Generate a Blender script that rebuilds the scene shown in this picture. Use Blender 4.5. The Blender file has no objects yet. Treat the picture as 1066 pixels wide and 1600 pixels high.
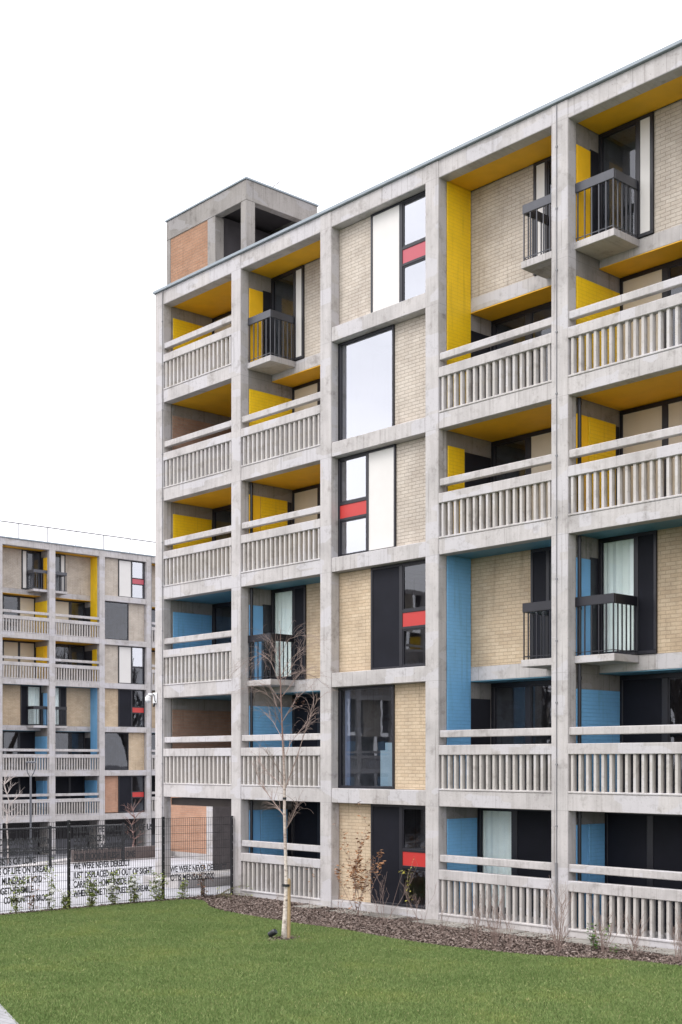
import bpy, math, random
import numpy as np
from mathutils import Vector, Matrix, noise
R = math.radians
rnd = random.Random(7)
scene = bpy.context.scene
COL = scene.collection

# ------------------------------------------------------------------ helpers
class MB:
    """collects geometry for ONE mesh; mirror negates local x"""
    mirror = False
    def __init__(s): s.v = []; s.f = []; s.m = []
    def box(s, x0, x1, y0, y1, z0, z1, mi=0):
        n = len(s.v)
        s.v += [(x0,y0,z0),(x1,y0,z0),(x1,y1,z0),(x0,y1,z0),(x0,y0,z1),(x1,y0,z1),(x1,y1,z1),(x0,y1,z1)]
        for q in ((0,3,2,1),(4,5,6,7),(0,1,5,4),(1,2,6,5),(2,3,7,6),(3,0,4,7)):
            s.f.append(tuple(n+i for i in q)); s.m.append(mi)
        return s
    def prism(s, poly, z0, z1, mi=0):
        """poly: counter-clockwise xy outline"""
        n = len(s.v); k = len(poly)
        s.v += [(p[0],p[1],z0) for p in poly]+[(p[0],p[1],z1) for p in poly]
        s.f.append(tuple(n+i for i in reversed(range(k)))); s.f.append(tuple(n+k+i for i in range(k)))
        s.m += [mi]*2
        for i in range(k):
            j = (i+1) % k
            s.f.append((n+i,n+j,n+k+j,n+k+i)); s.m.append(mi)
        return s
    def poly(s, pts, mi=0):
        n = len(s.v); s.v += [tuple(p) for p in pts]; s.f.append(tuple(range(n,n+len(pts)))); s.m.append(mi); return s
    def tube(s, pts, rad, k=6, mi=0, cap=True):
        pts = [Vector(p) for p in pts]; n0 = len(s.v)
        if not hasattr(rad,'__len__'): rad = [rad]*len(pts)
        up = None
        for i,p in enumerate(pts):
            d = (pts[min(i+1,len(pts)-1)]-pts[max(i-1,0)])
            if d.length < 1e-9: d = Vector((0,0,1))
            d.normalize()
            if up is None: up = d.orthogonal().normalized()
            else:
                up = up-d*up.dot(d)
                up = up.normalized() if up.length > 1e-6 else d.orthogonal().normalized()
            w = d.cross(up)
            for j in range(k):
                a = 2*math.pi*j/k
                s.v.append(tuple(p+(up*math.cos(a)+w*math.sin(a))*rad[i]))
        for i in range(len(pts)-1):
            for j in range(k):
                a=n0+i*k+j; b=n0+i*k+(j+1)%k
                s.f.append((a,b,b+k,a+k)); s.m.append(mi)
        if cap:
            s.f.append(tuple(n0+j for j in reversed(range(k)))); s.m.append(mi)
            e=n0+(len(pts)-1)*k
            s.f.append(tuple(e+j for j in range(k))); s.m.append(mi)
        return s
    def build(s, name, mats, parent=None, smooth=False, bevel=0):
        me = bpy.data.meshes.new(name)
        V = np.array(s.v, dtype=np.float64).reshape(-1,3)
        F = s.f
        if MB.mirror:
            V = V.copy(); V[:,0] *= -1; F = [tuple(reversed(f)) for f in F]
        me.from_pydata(V.tolist(), [], F)
        if not isinstance(mats,(list,tuple)): mats=[mats]
        for m in mats: me.materials.append(m)
        if len(mats)>1: me.polygons.foreach_set('material_index', s.m)
        uv = me.uv_layers.new(name='UVMap').data
        for p in me.polygons:
            nx,ny,nz = (abs(c) for c in p.normal)
            for li in p.loop_indices:
                x,y,z = me.vertices[me.loops[li].vertex_index].co
                uv[li].uv = (x,y) if nz>=nx and nz>=ny else ((x,z) if ny>=nx else (y,z))
        if smooth: me.polygons.foreach_set('use_smooth',[True]*len(me.polygons))
        me.update()
        o = bpy.data.objects.new(name, me); COL.objects.link(o)
        if parent: o.parent = parent
        if bevel:
            b=o.modifiers.new('bevel','BEVEL'); b.width=bevel; b.segments=1; b.limit_method='ANGLE'; b.angle_limit=R(50)
        return o

def tag(o, label=None, cat=None, group=None, kind=None):
    if label: o['label']=label
    if cat: o['category']=cat
    if group: o['group']=group
    if kind: o['kind']=kind
    return o
def thing(name, label, cat, loc=(0,0,0), rz=0, group=None):
    o = bpy.data.objects.new(name, None); COL.objects.link(o)
    o.empty_display_size=.2; o.location=loc; o.rotation_euler=(0,0,rz)
    return tag(o,label,cat,group)

# ------------------------------------------------------------------ materials
def new_mat(name):
    m = bpy.data.materials.new(name); m.use_nodes=True
    nt=m.node_tree; b=nt.nodes['Principled BSDF']
    return m, nt, b
def N(nt, typ, **kw):
    n = nt.nodes.new(typ)
    for k,v in kw.items():
        if k in n.inputs.keys(): n.inputs[k].default_value=v
        else: setattr(n,k,v)
    return n
def ramp(nt, src, stops):
    r=nt.nodes.new('ShaderNodeValToRGB'); e=r.color_ramp.elements
    while len(e)>1: e.remove(e[-1])
    e[0].position=stops[0][0]; e[0].color=(*stops[0][1],1)
    for p,c in stops[1:]:
        q=e.new(p); q.color=(*c,1)
    nt.links.new(src, r.inputs[0]); return r.outputs[0]
def mix(nt, a, b, fac, typ='MIX'):
    m=nt.nodes.new('ShaderNodeMix'); m.data_type='RGBA'; m.blend_type=typ
    for sock,val in ((m.inputs[0],fac),(m.inputs[6],a),(m.inputs[7],b)):
        if hasattr(val,'is_linked') or isinstance(val,bpy.types.NodeSocket): nt.links.new(val,sock)
        elif isinstance(val,(int,float)): sock.default_value=val
        else: sock.default_value=(*val,1)
    return m.outputs[2]
def bump(nt, b, h, strength=.3, dist=.01):
    n=N(nt,'ShaderNodeBump',Strength=strength,Distance=dist)
    nt.links.new(h,n.inputs['Height']); nt.links.new(n.outputs[0],b.inputs['Normal'])
def coords(nt, kind='Object'):
    return nt.nodes.new('ShaderNodeTexCoord').outputs[kind]
def mapped(nt, vec, sc):
    m=nt.nodes.new('ShaderNodeMapping'); m.inputs['Scale'].default_value=sc
    nt.links.new(vec,m.inputs[0]); return m.outputs[0]
def nz(nt, vec, scale, detail=4, rough=.6):
    n=N(nt,'ShaderNodeTexNoise',Scale=scale,Detail=detail,Roughness=rough)
    nt.links.new(vec,n.inputs['Vector']); return n.outputs[0]
def math_(nt, op, a, b=None):
    m=nt.nodes.new('ShaderNodeMath'); m.operation=op
    for i,v in enumerate((a,b)):
        if v is None: continue
        if isinstance(v,(int,float)): m.inputs[i].default_value=v
        else: nt.links.new(v,m.inputs[i])
    return m.outputs[0]

def concrete(name, base, var=.13, marks=True):
    m,nt,b=new_mat(name); o=coords(nt); uv=coords(nt,'UV')
    c0=tuple(x*(1-var) for x in base); c1=tuple(min(1,x*(1+var*.6)) for x in base)
    big=nz(nt,o,.9,6,.62)
    c=ramp(nt,big,[(.3,c0),(.52,base),(.72,c1)])
    # cast boards / rain streaks: noise stretched along v
    st=nz(nt,mapped(nt,uv,(9,.6,1)),1.0,5,.65)
    c=mix(nt,c,ramp(nt,st,[(.3,(.80,.79,.78)),(.55,(1,1,1))]),.75,'MULTIPLY')
    # repair patches, cool and smooth
    vo=N(nt,'ShaderNodeTexVoronoi',Scale=1.3,distance='CHEBYCHEV')
    nt.links.new(mapped(nt,uv,(1,2.2,1)),vo.inputs['Vector'])
    sep=nt.nodes.new('ShaderNodeSeparateColor'); nt.links.new(vo.outputs['Color'],sep.inputs[0])
    pf=ramp(nt,sep.outputs[0],[(.72,(0,0,0)),(.74,(.7,.7,.7))])
    c=mix(nt,c,tuple(x*y for x,y in zip(base,(1.05,1.075,1.14))),pf)
    # specks
    sp=nz(nt,o,26,3,.7)
    c=mix(nt,c,ramp(nt,sp,[(.28,(.62,.60,.58)),(.40,(1,1,1))]),.8,'MULTIPLY')
    # dark blotches
    bl=nz(nt,o,2.7,7,.72)
    c=mix(nt,c,ramp(nt,bl,[(.32,(.62,.605,.585)),(.46,(1,1,1))]),.85,'MULTIPLY')
    rs=nz(nt,mapped(nt,uv,(16,.35,1)),1.0,4,.6)
    c=mix(nt,c,ramp(nt,rs,[(.30,(.60,.585,.57)),(.42,(1,1,1))]),.85,'MULTIPLY')
    sxz=nt.nodes.new('ShaderNodeSeparateXYZ'); nt.links.new(o,sxz.inputs[0])
    jz=math_(nt,'FRACT',math_(nt,'DIVIDE',math_(nt,'ADD',sxz.outputs[2],.24+2.63),2.63))
    ln=math_(nt,'LESS_THAN',jz,.0035)
    c=mix(nt,c,tuple(x*.62 for x in base),math_(nt,'MULTIPLY',ln,.75))
    nt.links.new(c,b.inputs['Base Color']); b.inputs['Roughness'].default_value=.88
    h=mix(nt,sp,nz(nt,mapped(nt,uv,(3,22,1)),1,3),.5)
    bump(nt,b,h,.5,.008)
    return m
def brick(name, c1, c2, mortar, paint=None, bstr=.6):
    m,nt,b=new_mat(name); uv=coords(nt,'UV'); o=coords(nt)
    t=N(nt,'ShaderNodeTexBrick',Scale=1.0,offset=.5)
    t.inputs['Brick Width'].default_value=.225; t.inputs['Row Height'].default_value=.075
    t.inputs['Mortar Size'].default_value=.007; t.inputs['Mortar Smooth'].default_value=.3
    t.inputs['Bias'].default_value=0
    t.inputs['Color1'].default_value=(*c1,1); t.inputs['Color2'].default_value=(*c2,1); t.inputs['Mortar'].default_value=(*mortar,1)
    d=nz(nt,uv,3,3)
    w=nt.nodes.new('ShaderNodeVectorMath'); w.operation='MULTIPLY_ADD'
    cmb=nt.nodes.new('ShaderNodeCombineXYZ'); nt.links.new(d,cmb.inputs[1])
    nt.links.new(cmb.outputs[0],w.inputs[0]); w.inputs[1].default_value=(0,.012,0); nt.links.new(uv,w.inputs[2])
    nt.links.new(w.outputs[0],t.inputs['Vector'])
    if paint:
        c=mix(nt,paint,tuple(x*.8 for x in paint),math_(nt,'MULTIPLY',t.outputs['Fac'],.5))
        c=mix(nt,c,ramp(nt,nz(nt,o,2.2,5),[(.3,(.88,.88,.88)),(.6,(1,1,1))]),.8,'MULTIPLY')
        c=mix(nt,c,ramp(nt,nz(nt,mapped(nt,uv,(11,.5,1)),1,4),[(.30,(.74,.72,.68)),(.44,(1,1,1))]),.7,'MULTIPLY')
        b.inputs['Roughness'].default_value=.5
    else:
        c=mix(nt,t.outputs['Color'],ramp(nt,nz(nt,o,1.6,6,.65),[(.3,(.78,.76,.74)),(.6,(1.05,1.04,1.02))]),.9,'MULTIPLY')
        c=mix(nt,c,ramp(nt,nz(nt,o,40,2),[(.3,(.8,.8,.8)),(.6,(1,1,1))]),.7,'MULTIPLY')
        st=nz(nt,mapped(nt,uv,(7,.5,1)),1,4)
        c=mix(nt,c,ramp(nt,st,[(.27,(.6,.58,.56)),(.42,(1,1,1))]),.6,'MULTIPLY')
        b.inputs['Roughness'].default_value=.9
    nt.links.new(c,b.inputs['Base Color'])
    inv=math_(nt,'SUBTRACT',1.0,t.outputs['Fac'])
    bump(nt,b,inv,bstr,.012)
    return m
def plain(name, col, rough=.5, var=.08, scale=6, metal=0, spec=.5, bmp=0):
    m,nt,b=new_mat(name); o=coords(nt)
    k=nz(nt,o,scale,5)
    c=ramp(nt,k,[(.3,tuple(x*(1-var) for x in col)),(.65,tuple(min(1,x*(1+var*.5)) for x in col))])
    nt.links.new(c,b.inputs['Base Color']); b.inputs['Roughness'].default_value=rough; b.inputs['Metallic'].default_value=metal
    b.inputs['Specular IOR Level'].default_value=spec
    if bmp: bump(nt,b,nz(nt,o,scale*6,3),bmp,.01)
    return m
def island(name, cols, rough=.8, trans=0):
    """colour per loose piece"""
    m,nt,b=new_mat(name)
    g=nt.nodes.new('ShaderNodeNewGeometry')
    n=len(cols); c=ramp(nt,g.outputs['Random Per Island'],[(i/max(1,n-1),k) for i,k in enumerate(cols)])
    nt.links.new(c,b.inputs['Base Color']); b.inputs['Roughness'].default_value=rough
    b.inputs['Specular IOR Level'].default_value=.25
    return m
def glass_mat(name, tint, refl):
    tint=tuple(t**.5 for t in tint)   # two faces per pane
    m=bpy.data.materials.new(name); m.use_nodes=True; nt=m.node_tree; nt.nodes.clear()
    out=nt.nodes.new('ShaderNodeOutputMaterial')
    tr=nt.nodes.new('ShaderNodeBsdfTransparent'); tr.inputs[0].default_value=(*tint,1)
    gl=nt.nodes.new('ShaderNodeBsdfGlossy'); gl.inputs['Roughness'].default_value=.012; gl.inputs['Color'].default_value=(.92,.94,1,1)
    fr=N(nt,'ShaderNodeFresnel',IOR=1.5)
    wob=nz(nt,coords(nt),1.1,2); bp=N(nt,'ShaderNodeBump',Strength=.03,Distance=.02); nt.links.new(wob,bp.inputs['Height'])
    nt.links.new(bp.outputs[0],gl.inputs['Normal'])
    f=math_(nt,'ADD',math_(nt,'MULTIPLY',fr.outputs[0],1-refl),refl)
    ge=nt.nodes.new('ShaderNodeNewGeometry'); f=math_(nt,'MULTIPLY',f,math_(nt,'SUBTRACT',1.0,ge.outputs['Backfacing']))
    mx=nt.nodes.new('ShaderNodeMixShader'); nt.links.new(f,mx.inputs[0]); nt.links.new(tr.outputs[0],mx.inputs[1]); nt.links.new(gl.outputs[0],mx.inputs[2])
    nt.links.new(mx.outputs[0],out.inputs[0]); return m

M={}
M['conc']=concrete('concrete',(.458,.434,.428),.22)
M['conc_bal']=concrete('baluster_concrete',(.475,.447,.424),.12)
M['conc_dark']=concrete('weathered_shaded_concrete',(.27,.252,.238),.22)
M['brick_pale']=brick('pale_brick',(.49,.432,.375),(.54,.487,.432),(.35,.308,.265))
M['brick_tan']=brick('tan_brick',(.52,.405,.285),(.575,.465,.34),(.41,.325,.23))
M['brick_brown']=brick('brown_brick',(.33,.20,.145),(.39,.25,.185),(.30,.24,.2))
M['brick_orange']=brick('orange_brick',(.43,.235,.155),(.47,.275,.19),(.36,.25,.19))
M['yellow']=brick('yellow_painted_brick',None or (1,1,1),(1,1,1),(1,1,1),paint=(.97,.63,.013),bstr=.8)
M['blue']=brick('blue_painted_brick',(1,1,1),(1,1,1),(1,1,1),paint=(.19,.46,.76),bstr=.8)
M['yellow_flat']=plain('yellow_paint',(.92,.53,.014),.55,.1,2)
M['blue_flat']=plain('blue_paint',(.17,.41,.70),.55,.1,2)
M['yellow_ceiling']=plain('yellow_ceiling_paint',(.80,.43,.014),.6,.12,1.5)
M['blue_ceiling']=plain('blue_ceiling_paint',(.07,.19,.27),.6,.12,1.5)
M['brick_tower']=brick('weathered_red_brick',(.33,.175,.105),(.37,.21,.135),(.28,.19,.13))
M['black']=plain('charcoal_metal',(.012,.012,.018),.38,.15,5)
M['black2']=plain('charcoal_panel',(.010,.0105,.016),.55,.2,1.5,spec=.15)
M['rail']=plain('charcoal_railing',(.06,.062,.075),.38,.15,5)
M['white']=plain('white_panel',(.62,.60,.58),.4,.03,2)
M['cream']=plain('cream_panel',(.60,.53,.42),.5,.06,2)
M['red']=plain('red_panel',(.46,.034,.030),.4,.06,2)
M['rose']=plain('faded_red_panel',(.43,.075,.10),.4,.06,2)
M['coping']=plain('grey_blue_coping',(.25,.29,.325),.45,.1,3)
M['plaster']=plain('room_plaster',(.62,.62,.63),.9,.06,2)
M['curtain']=plain('pale_curtain',(.92,.94,.91),.8,.05,4)
M['blind']=plain('grey_blind',(.20,.21,.26),.8,.05,4)
M['blind_pale']=plain('pale_blind',(.42,.50,.50),.8,.05,4)
M['steel']=plain('galvanised_cable',(.20,.20,.21),.5,.1,8)
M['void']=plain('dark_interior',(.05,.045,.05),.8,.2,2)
M['glass_hi']=glass_mat('coated_glass',(.42,.45,.52),.42)
M['glass_clear']=glass_mat('clear_glass',(.9,.95,.95),.015)
M['glass']=glass_mat('window_glass',(.62,.68,.76),.05)

# ------------------------------------------------------------------ apartment block
F=[.09+2.63*i+(.0 if i else .03) for i in range(7)]      # floor levels, F[6] = roof
TOP=15.53; RT=15.90; BW=3.35; DB=5.6                     # soffit under roof, roof top, bay width, room depth

class Block:
    def __init__(s, root, nb, wflip=False, ground=0.0, under=False, detail=True):
        s.r=root; s.nb=nb; s.wflip=wflip; s.g=ground; s.under=under; s.detail=detail
    def P(s,name,mb,mat,parent=None,**k): return mb.build(name,M[mat] if isinstance(mat,str) else mat,parent or s.r,**k)
    # ---- structure
    def frame(s):
        lo=s.g-.3 if s.under else -.25
        for i in range(s.nb+1):
            c=i*BW; w=.19 if i!=4 else .2
            m=MB().box(c-w,c+w,-.004,.255,lo,RT-.004)
            s.P('column',m,'conc',bevel=.012)
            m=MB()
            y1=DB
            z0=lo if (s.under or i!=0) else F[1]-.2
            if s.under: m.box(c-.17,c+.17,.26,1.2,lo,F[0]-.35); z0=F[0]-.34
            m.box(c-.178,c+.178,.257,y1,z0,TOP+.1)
            s.P('party_wall',m,'conc_dark')  # raw weathered concrete, with the recess shadow also put into its dark colour
        for L in range(0,6):
            m=MB()
            for b in range(s.nb):
                typ=s.types[b]; x0=b*BW+.19; x1=(b+1)*BW-.19
                z1=F[L]; z0=F[L]-.33
                if L==0 and not s.under:
                    if b==0: continue
                    m.box(x0,x1,.02,.26,-.2,z1+.05); m.box(x0,x1,.262,DB,-.2,z1-.01); continue
                if L==0: z0=F[0]-.36
                if typ in 'PQ' and L in (2,5):
                    m.box(x0,x1,1.0,DB,z1-.30,z1)
                else:
                    m.box(x0,x1,.012,.26,z0,z1); m.box(x0,x1,.262,DB,z1-.22,z1-.002)
            s.P('floor_slab',m,'conc',bevel=.01)
        m=MB().box(-.19,s.nb*BW+.19,.012,.30,TOP,RT).box(-.19,s.nb*BW+.19,.302,DB+.1,TOP+.1,RT-.1)
        s.P('roof_slab',m,'conc',bevel=.01)
        m=MB().box(-.24,s.nb*BW+.24,-.05,.33,RT+.002,RT+.075).box(-.24,.1,.332,DB,RT+.002,RT+.075)
        s.P('roof_coping',m,'coping',bevel=.008)
        m=MB()
        for b in range(s.nb):
            if s.types[b]=='S': 
                m.box(b*BW+.19,(b+1)*BW-.19,DB-.1,DB,F[1]+.01,TOP)
            else: m.box(b*BW+.19,(b+1)*BW-.19,DB-.1,DB,F[0]+.01,TOP)
        s.P('rear_wall',m,'plaster')
    # ---- ceilings
    def ceiling(s,b,L,y1,mat):
        z=(F[L+1]-.30 if L<5 else TOP+.03)
        c=b*BW
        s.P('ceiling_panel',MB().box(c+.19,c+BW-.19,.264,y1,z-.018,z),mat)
        if L<5 and F[L+1]-.22>z: # soffit block over the panel
            s.P('ceiling_void',MB().box(c+.19,c+BW-.19,.264,y1,z+.002,F[L+1]-.222),'conc')
    # ---- balustrade
    def balustrade(s,b,L):
        x0=b*BW+.19; x1=(b+1)*BW-.19; f=F[L]
        m=MB().box(x0,x1,-.002,.145,f+.745,f+.95).box(x0,x1,.0,.15,f+.002,f+.045)
        p=s.P('balustrade',m,'conc',bevel=.01)
        s.P('handrail',MB().box(x0,x1,.03,.16,f+1.11,f+1.262),'conc',p,bevel=.012)
        m=MB(); n=17; st=(x1-x0)/n
        for i in range(n):
            x=x0+(i+.5)*st; j=rnd.uniform(-.004,.004)
            m.prism([(x-.028+j,.028),(x+.028+j,.028),(x+.040+j,.075),(x+.036+j,.125),(x-.036+j,.125),(x-.040+j,.075)],f+.044,f+.747)
        s.P('balusters',m,'conc_bal',p)
        return p
    # ---- windows. spans: list of (x0,x1,kind) on plane y; kinds: glass, white, black, cream, red split ...
    def window(s,x0,x1,y,z0,z1,spans,fw=.055,name='window'):
        """frame with one opening per span (absolute x)"""
        m=MB(); yf0=y-.03; yf1=y+.05
        m.box(x0,x1,yf0,yf1,z1-fw,z1-.002); m.box(x0,x1,yf0,yf1,z0+.002,z0+fw)
        xs=[x0]+[v for sp in spans for v in sp[:2]]+[x1]
        for a,bb in zip(xs[::2],xs[1::2]):
            if bb-a>.004: m.box(a,bb,yf0+.001,yf1-.001,z0+fw,z1-fw)
        extra=[]
        for sp in spans:
            a,bb,k=sp[:3]
            if k=='split':
                zr0=z0+.90; zr1=z0+1.20
                m.box(a,bb,yf0+.002,yf1-.002,zr0-.06,zr0); m.box(a,bb,yf0+.002,yf1-.002,zr1,zr1+.06)
                gk,rk=sp[3]
                extra+= [(a,bb,z0+fw,zr0-.06,gk),(a,bb,zr0,zr1,rk),(a,bb,zr1+.06,z1-fw,gk)]
            elif k=='split2':    # lower opening dark
                zr0=z0+1.0
                m.box(a,bb,yf0+.002,yf1-.002,zr0,zr0+.10)
                extra+=[(a,bb,z0+fw,zr0,'glass'),(a,bb,zr0+.1,z1-fw,'glass_hi')]
            else: extra.append((a,bb,z0+fw,z1-fw,k))
        w=s.P(name,m,'black',bevel=.006 if s.detail else 0)
        for a,bb,za,zb,k in extra:
            if k.startswith('glass') or k=='curtained':
                s.P('pane',MB().box(a,bb,y+.008,y+.022,za,zb),'glass_clear' if k=='curtained' else k,w)
                # slim sash inside the opening
                if s.detail and bb-a<1.4:
                    q=MB(); t=.028
                    q.box(a,a+t,y-.012,y+.006,za,zb).box(bb-t,bb,y-.012,y+.006,za,zb).box(a+t,bb-t,y-.012,y+.006,za,za+t).box(a+t,bb-t,y-.012,y+.006,zb-t,zb)
                    s.P('sash',q,'black',w)
                if k=='curtained':
                    q=MB(); n=int((bb-a)/.05)
                    pts=[(a+(bb-a)*i/n, y+.05+.018*math.sin(i*1.9)+.008*math.sin(i*.7)) for i in range(n+1)]
                    q.prism(pts+[(p[0],p[1]+.006) for p in reversed(pts)],za,zb+.03)
                    s.P('curtain',q,'curtain',w)
            else:
                mat={'white':'white','black':'black2','cream':'cream','red':'red','rose':'rose'}[k]
                s.P('infill_panel',MB().box(a,bb,y-.012 if k!='cream' else y-.01,y+.03,za,zb),mat,w)
        return w
    def bricks(s,x0,x1,y,z0,z1,mat): s.P('brick_wall',MB().box(x0,x1,y,y+.12,z0,z1),mat)
    # ---- box balcony against column; side=+1 at low-x end of bay
    def box_balcony(s,b,L,side):
        c=b*BW; f=F[L]
        X=(lambda u:c+u) if side>0 else (lambda u:c+BW-u)
        def bx(m,u0,u1,*r):
            a,bb=sorted((X(u0),X(u1))); m.box(a,bb,*r); return m
        m=bx(MB(),.192,1.11,.20,.998,f-.15,f-.01)
        p=s.P('box_balcony',m,'conc',bevel=.008)
        m=MB(); bx(m,.20,1.09,.215,.265,f+.93,f+1.11); bx(m,1.04,1.09,.265,.97,f+.93,f+1.11)
        s.P('handrail',m,'rail' if L>=3 else 'black',p,bevel=.006)
        m=MB(); bx(m,.20,1.08,.232,.247,f+.05,f+.065); bx(m,1.06,1.075,.247,.97,f+.05,f+.065)
        for i in range(6):
            u=.25+i*(1.065-.25)/5; bx(m,u-.011,u+.011,.229,.25,f-.01,f+.93)
        for i in range(1,6):
            y=.24+i*.135; bx(m,1.056,1.078,y-.011,y+.011,f-.01,f+.93)
        s.P('railing_bars',m,'rail' if L>=3 else 'black',p)
    # ---- coloured side walls
    def side(s,b,which,y0,y1,z0,z1,mat,name='side_panel',t=.02):
        c=b*BW
        if which>0: m=MB().box(c+.179,c+.185+t,y0,y1,z0,z1)
        else: m=MB().box(c+BW-.185-t,c+BW-.179,y0,y1,z0,z1)
        s.P(name,m,mat,bevel=.004)
    def pipe(s,b,L0,L1,y=.30):
        x=b*BW+.245
        m=MB().tube([(x,y,F[L0]+.02),(x,y,L1)],.036,10)
        for k in range(int((L1-F[L0])/1.3)+1):
            z=min(L1-.1,F[L0]+.9+1.3*k); m.tube([(x,y,z-.03),(x,y,z+.03)],.045,10)
        s.P('downpipe',m,'black',smooth=False)
    # ---- bays
    def maisonette(s,b,low,q):
        """double height unit on floors low (deep balcony) and low+1 (box balcony); q mirrors it"""
        up=low>=3; c=b*BW; hi=low+1; f=F[hi]; fl=F[low]
        pc='yellow' if up else 'blue'; fc=pc+'_flat'
        top=(F[hi+1]-.31 if hi<5 else TOP+.005)
        X=(lambda u:c+u) if not q else (lambda u:c+BW-u)
        def span(u0,u1,*k):
            a,bb=sorted((X(u0),X(u1))); return (a,bb,*k)
        s.ceiling(b,hi,.998,pc+'_ceiling')
        # upper wall at y = 1.0
        z0=f+.005; z1=top
        a,bb=sorted((X(1.43 if up else 1.50),X(3.165)))
        s.bricks(a,bb,1.02,z0,z1,'brick_pale' if up else 'brick_tan')
        g='glass' if up else 'curtained'
        if s.opts.get((b,hi)): g=s.opts[(b,hi)]
        spans=[span(.26,1.06,g),span(1.14,1.36,'white')] if up else [span(.26,1.02,g),span(1.10,1.44,'black')]
        a,bb=sorted((X(.19),X(1.43 if up else 1.50)))
        s.window(a,bb,1.0,z0,z1,sorted(spans),fw=.07)
        a,bb=sorted((X(.2),X(1.75)))
        s.P('room_wall',MB().box(a,bb,2.5,2.6,z0,z1-.02).box(*sorted((X(1.75),X(1.85))),1.2,2.6,z0,z1-.02),'plaster')
        # small door beside the box balcony, and plain coloured wall at the other end of the bay
        d=1 if not q else -1
        s.side(b,d,.27,.70,f,f+1.88,fc,'balcony_door'); s.side(b,d,.702,.965,f,f+1.93,'black','door_frame',.012)
        s.side(b,-d,.26,.998,fl+.002,top,pc if q else ('brick_pale' if up else 'brick_tan'))
        s.box_balcony(b,hi,d)
        # lower, deep balcony
        if True:
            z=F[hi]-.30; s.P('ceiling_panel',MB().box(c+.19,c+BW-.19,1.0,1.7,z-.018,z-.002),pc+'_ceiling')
        z0=fl+.01; z1=F[hi]-.32
        if not q:
            s.side(b,1,.27,1.66,fl+.002,fl+2.0,pc)
            ks=s.lower.get((b,low),('cream','glass','glass'))
            spans=[(c+.26,c+1.16,ks[0]),(c+1.30,c+2.2,ks[1]),(c+2.34,c+3.09,ks[2])]
        else:
            s.side(b,1,1.0,1.64,fl+.002,fl+1.96,'black','entrance_door',.012)
            s.side(b,-1,1.0,1.66,fl+.002,fl+2.0,pc)
            ks=s.lower.get((b,low),('glass','glass','glass'))
            spans=[(c+.28,c+1.15,ks[0]),(c+1.29,c+2.2,ks[1]),(c+2.34,c+3.09,ks[2])]
        s.window(c+.19,c+BW-.19,1.7,z0,z1,spans,fw=.09,name='glazed_wall')
        s.balustrade(b,low)
    def single(s,b,L):
        up=L>=3; c=b*BW; f=F[L]; q=s.types[b]=='Q'
        pc='yellow' if up else 'blue'; fc=pc+'_flat'
        Y=s.depth.get((b,L),1.7)
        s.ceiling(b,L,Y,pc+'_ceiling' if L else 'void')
        z0=f+.01; z1=F[L+1]-.325
        if not q:
            s.side(b,1,.27,.62,f+.002,f+2.0,fc,'store_door'); s.side(b,1,.64,min(1.5,Y-.06),f+.002,f+2.0,pc,t=.035 if b==4 else .02)
            if Y>1.56: s.side(b,1,1.52,Y-.05,f+.002,f+1.98,'black','door_frame',.012)
            ks=s.lower.get((b,L),('cream','cream','glass'))
            spans=[(c+.26,c+1.16,ks[0]),(c+1.30,c+2.2,ks[1]),(c+2.34,c+3.09,ks[2])]
        else:
            if up: s.side(b,1,.29,.80,f+.002,f+2.0,pc); s.side(b,1,.82,Y-.04,f+.002,f+1.95,'black','entrance_door',.012)
            else: s.side(b,1,.27,Y-.05,f+.002,f+2.0,pc)
            ks=s.lower.get((b,L),('glass','cream','glass'))
            spans=[(c+.28,c+1.15,ks[0]),(c+1.29,c+2.2,ks[1]),(c+2.34,c+3.09,ks[2])]
        s.side(b,-1,.27,Y-.05,f+.002,f+2.0,pc)
        s.window(c+.19,c+BW-.19,Y,z0,z1,spans,fw=.09,name='glazed_wall')
        s.balustrade(b,L)
    def stair_bay(s,b):
        c=b*BW
        for L in range(1,6):
            up=L>=3; pc='yellow' if up else 'blue'; fc=pc+'_flat'; f=F[L]
            if L in (1,4):
                s.ceiling(b,L,4.0,pc+'_ceiling')
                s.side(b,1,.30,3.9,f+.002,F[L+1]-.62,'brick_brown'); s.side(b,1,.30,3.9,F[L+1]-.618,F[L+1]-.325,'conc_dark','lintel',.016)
                s.bricks(c+.19,c+BW-.19,4.0,f+.002,F[L+1]-.33,'brick_brown')
                s.side(b,-1,.30,3.9,f+.002,F[L+1]-.33,'brick_brown')
            else:
                Y=1.65
                s.ceiling(b,L,Y,pc+'_ceiling')
                s.side(b,1,.32,Y-.05,f+.002,f+2.0,pc); s.side(b,-1,.3,Y-.05,f+.002,f+2.0,pc)
                k={5:('cream','cream'),3:('glass','cream'),2:('glass','black')}[L]
                s.window(c+.19,c+BW-.19,Y,f+.01,(F[L+1]-.325 if L<5 else TOP),[(c+.27,c+1.08,k[0]),(c+1.2,c+2.1,k[1]),(c+2.22,c+3.08,k[0])],fw=.09,name='glazed_wall')
            s.balustrade(b,L)
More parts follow.
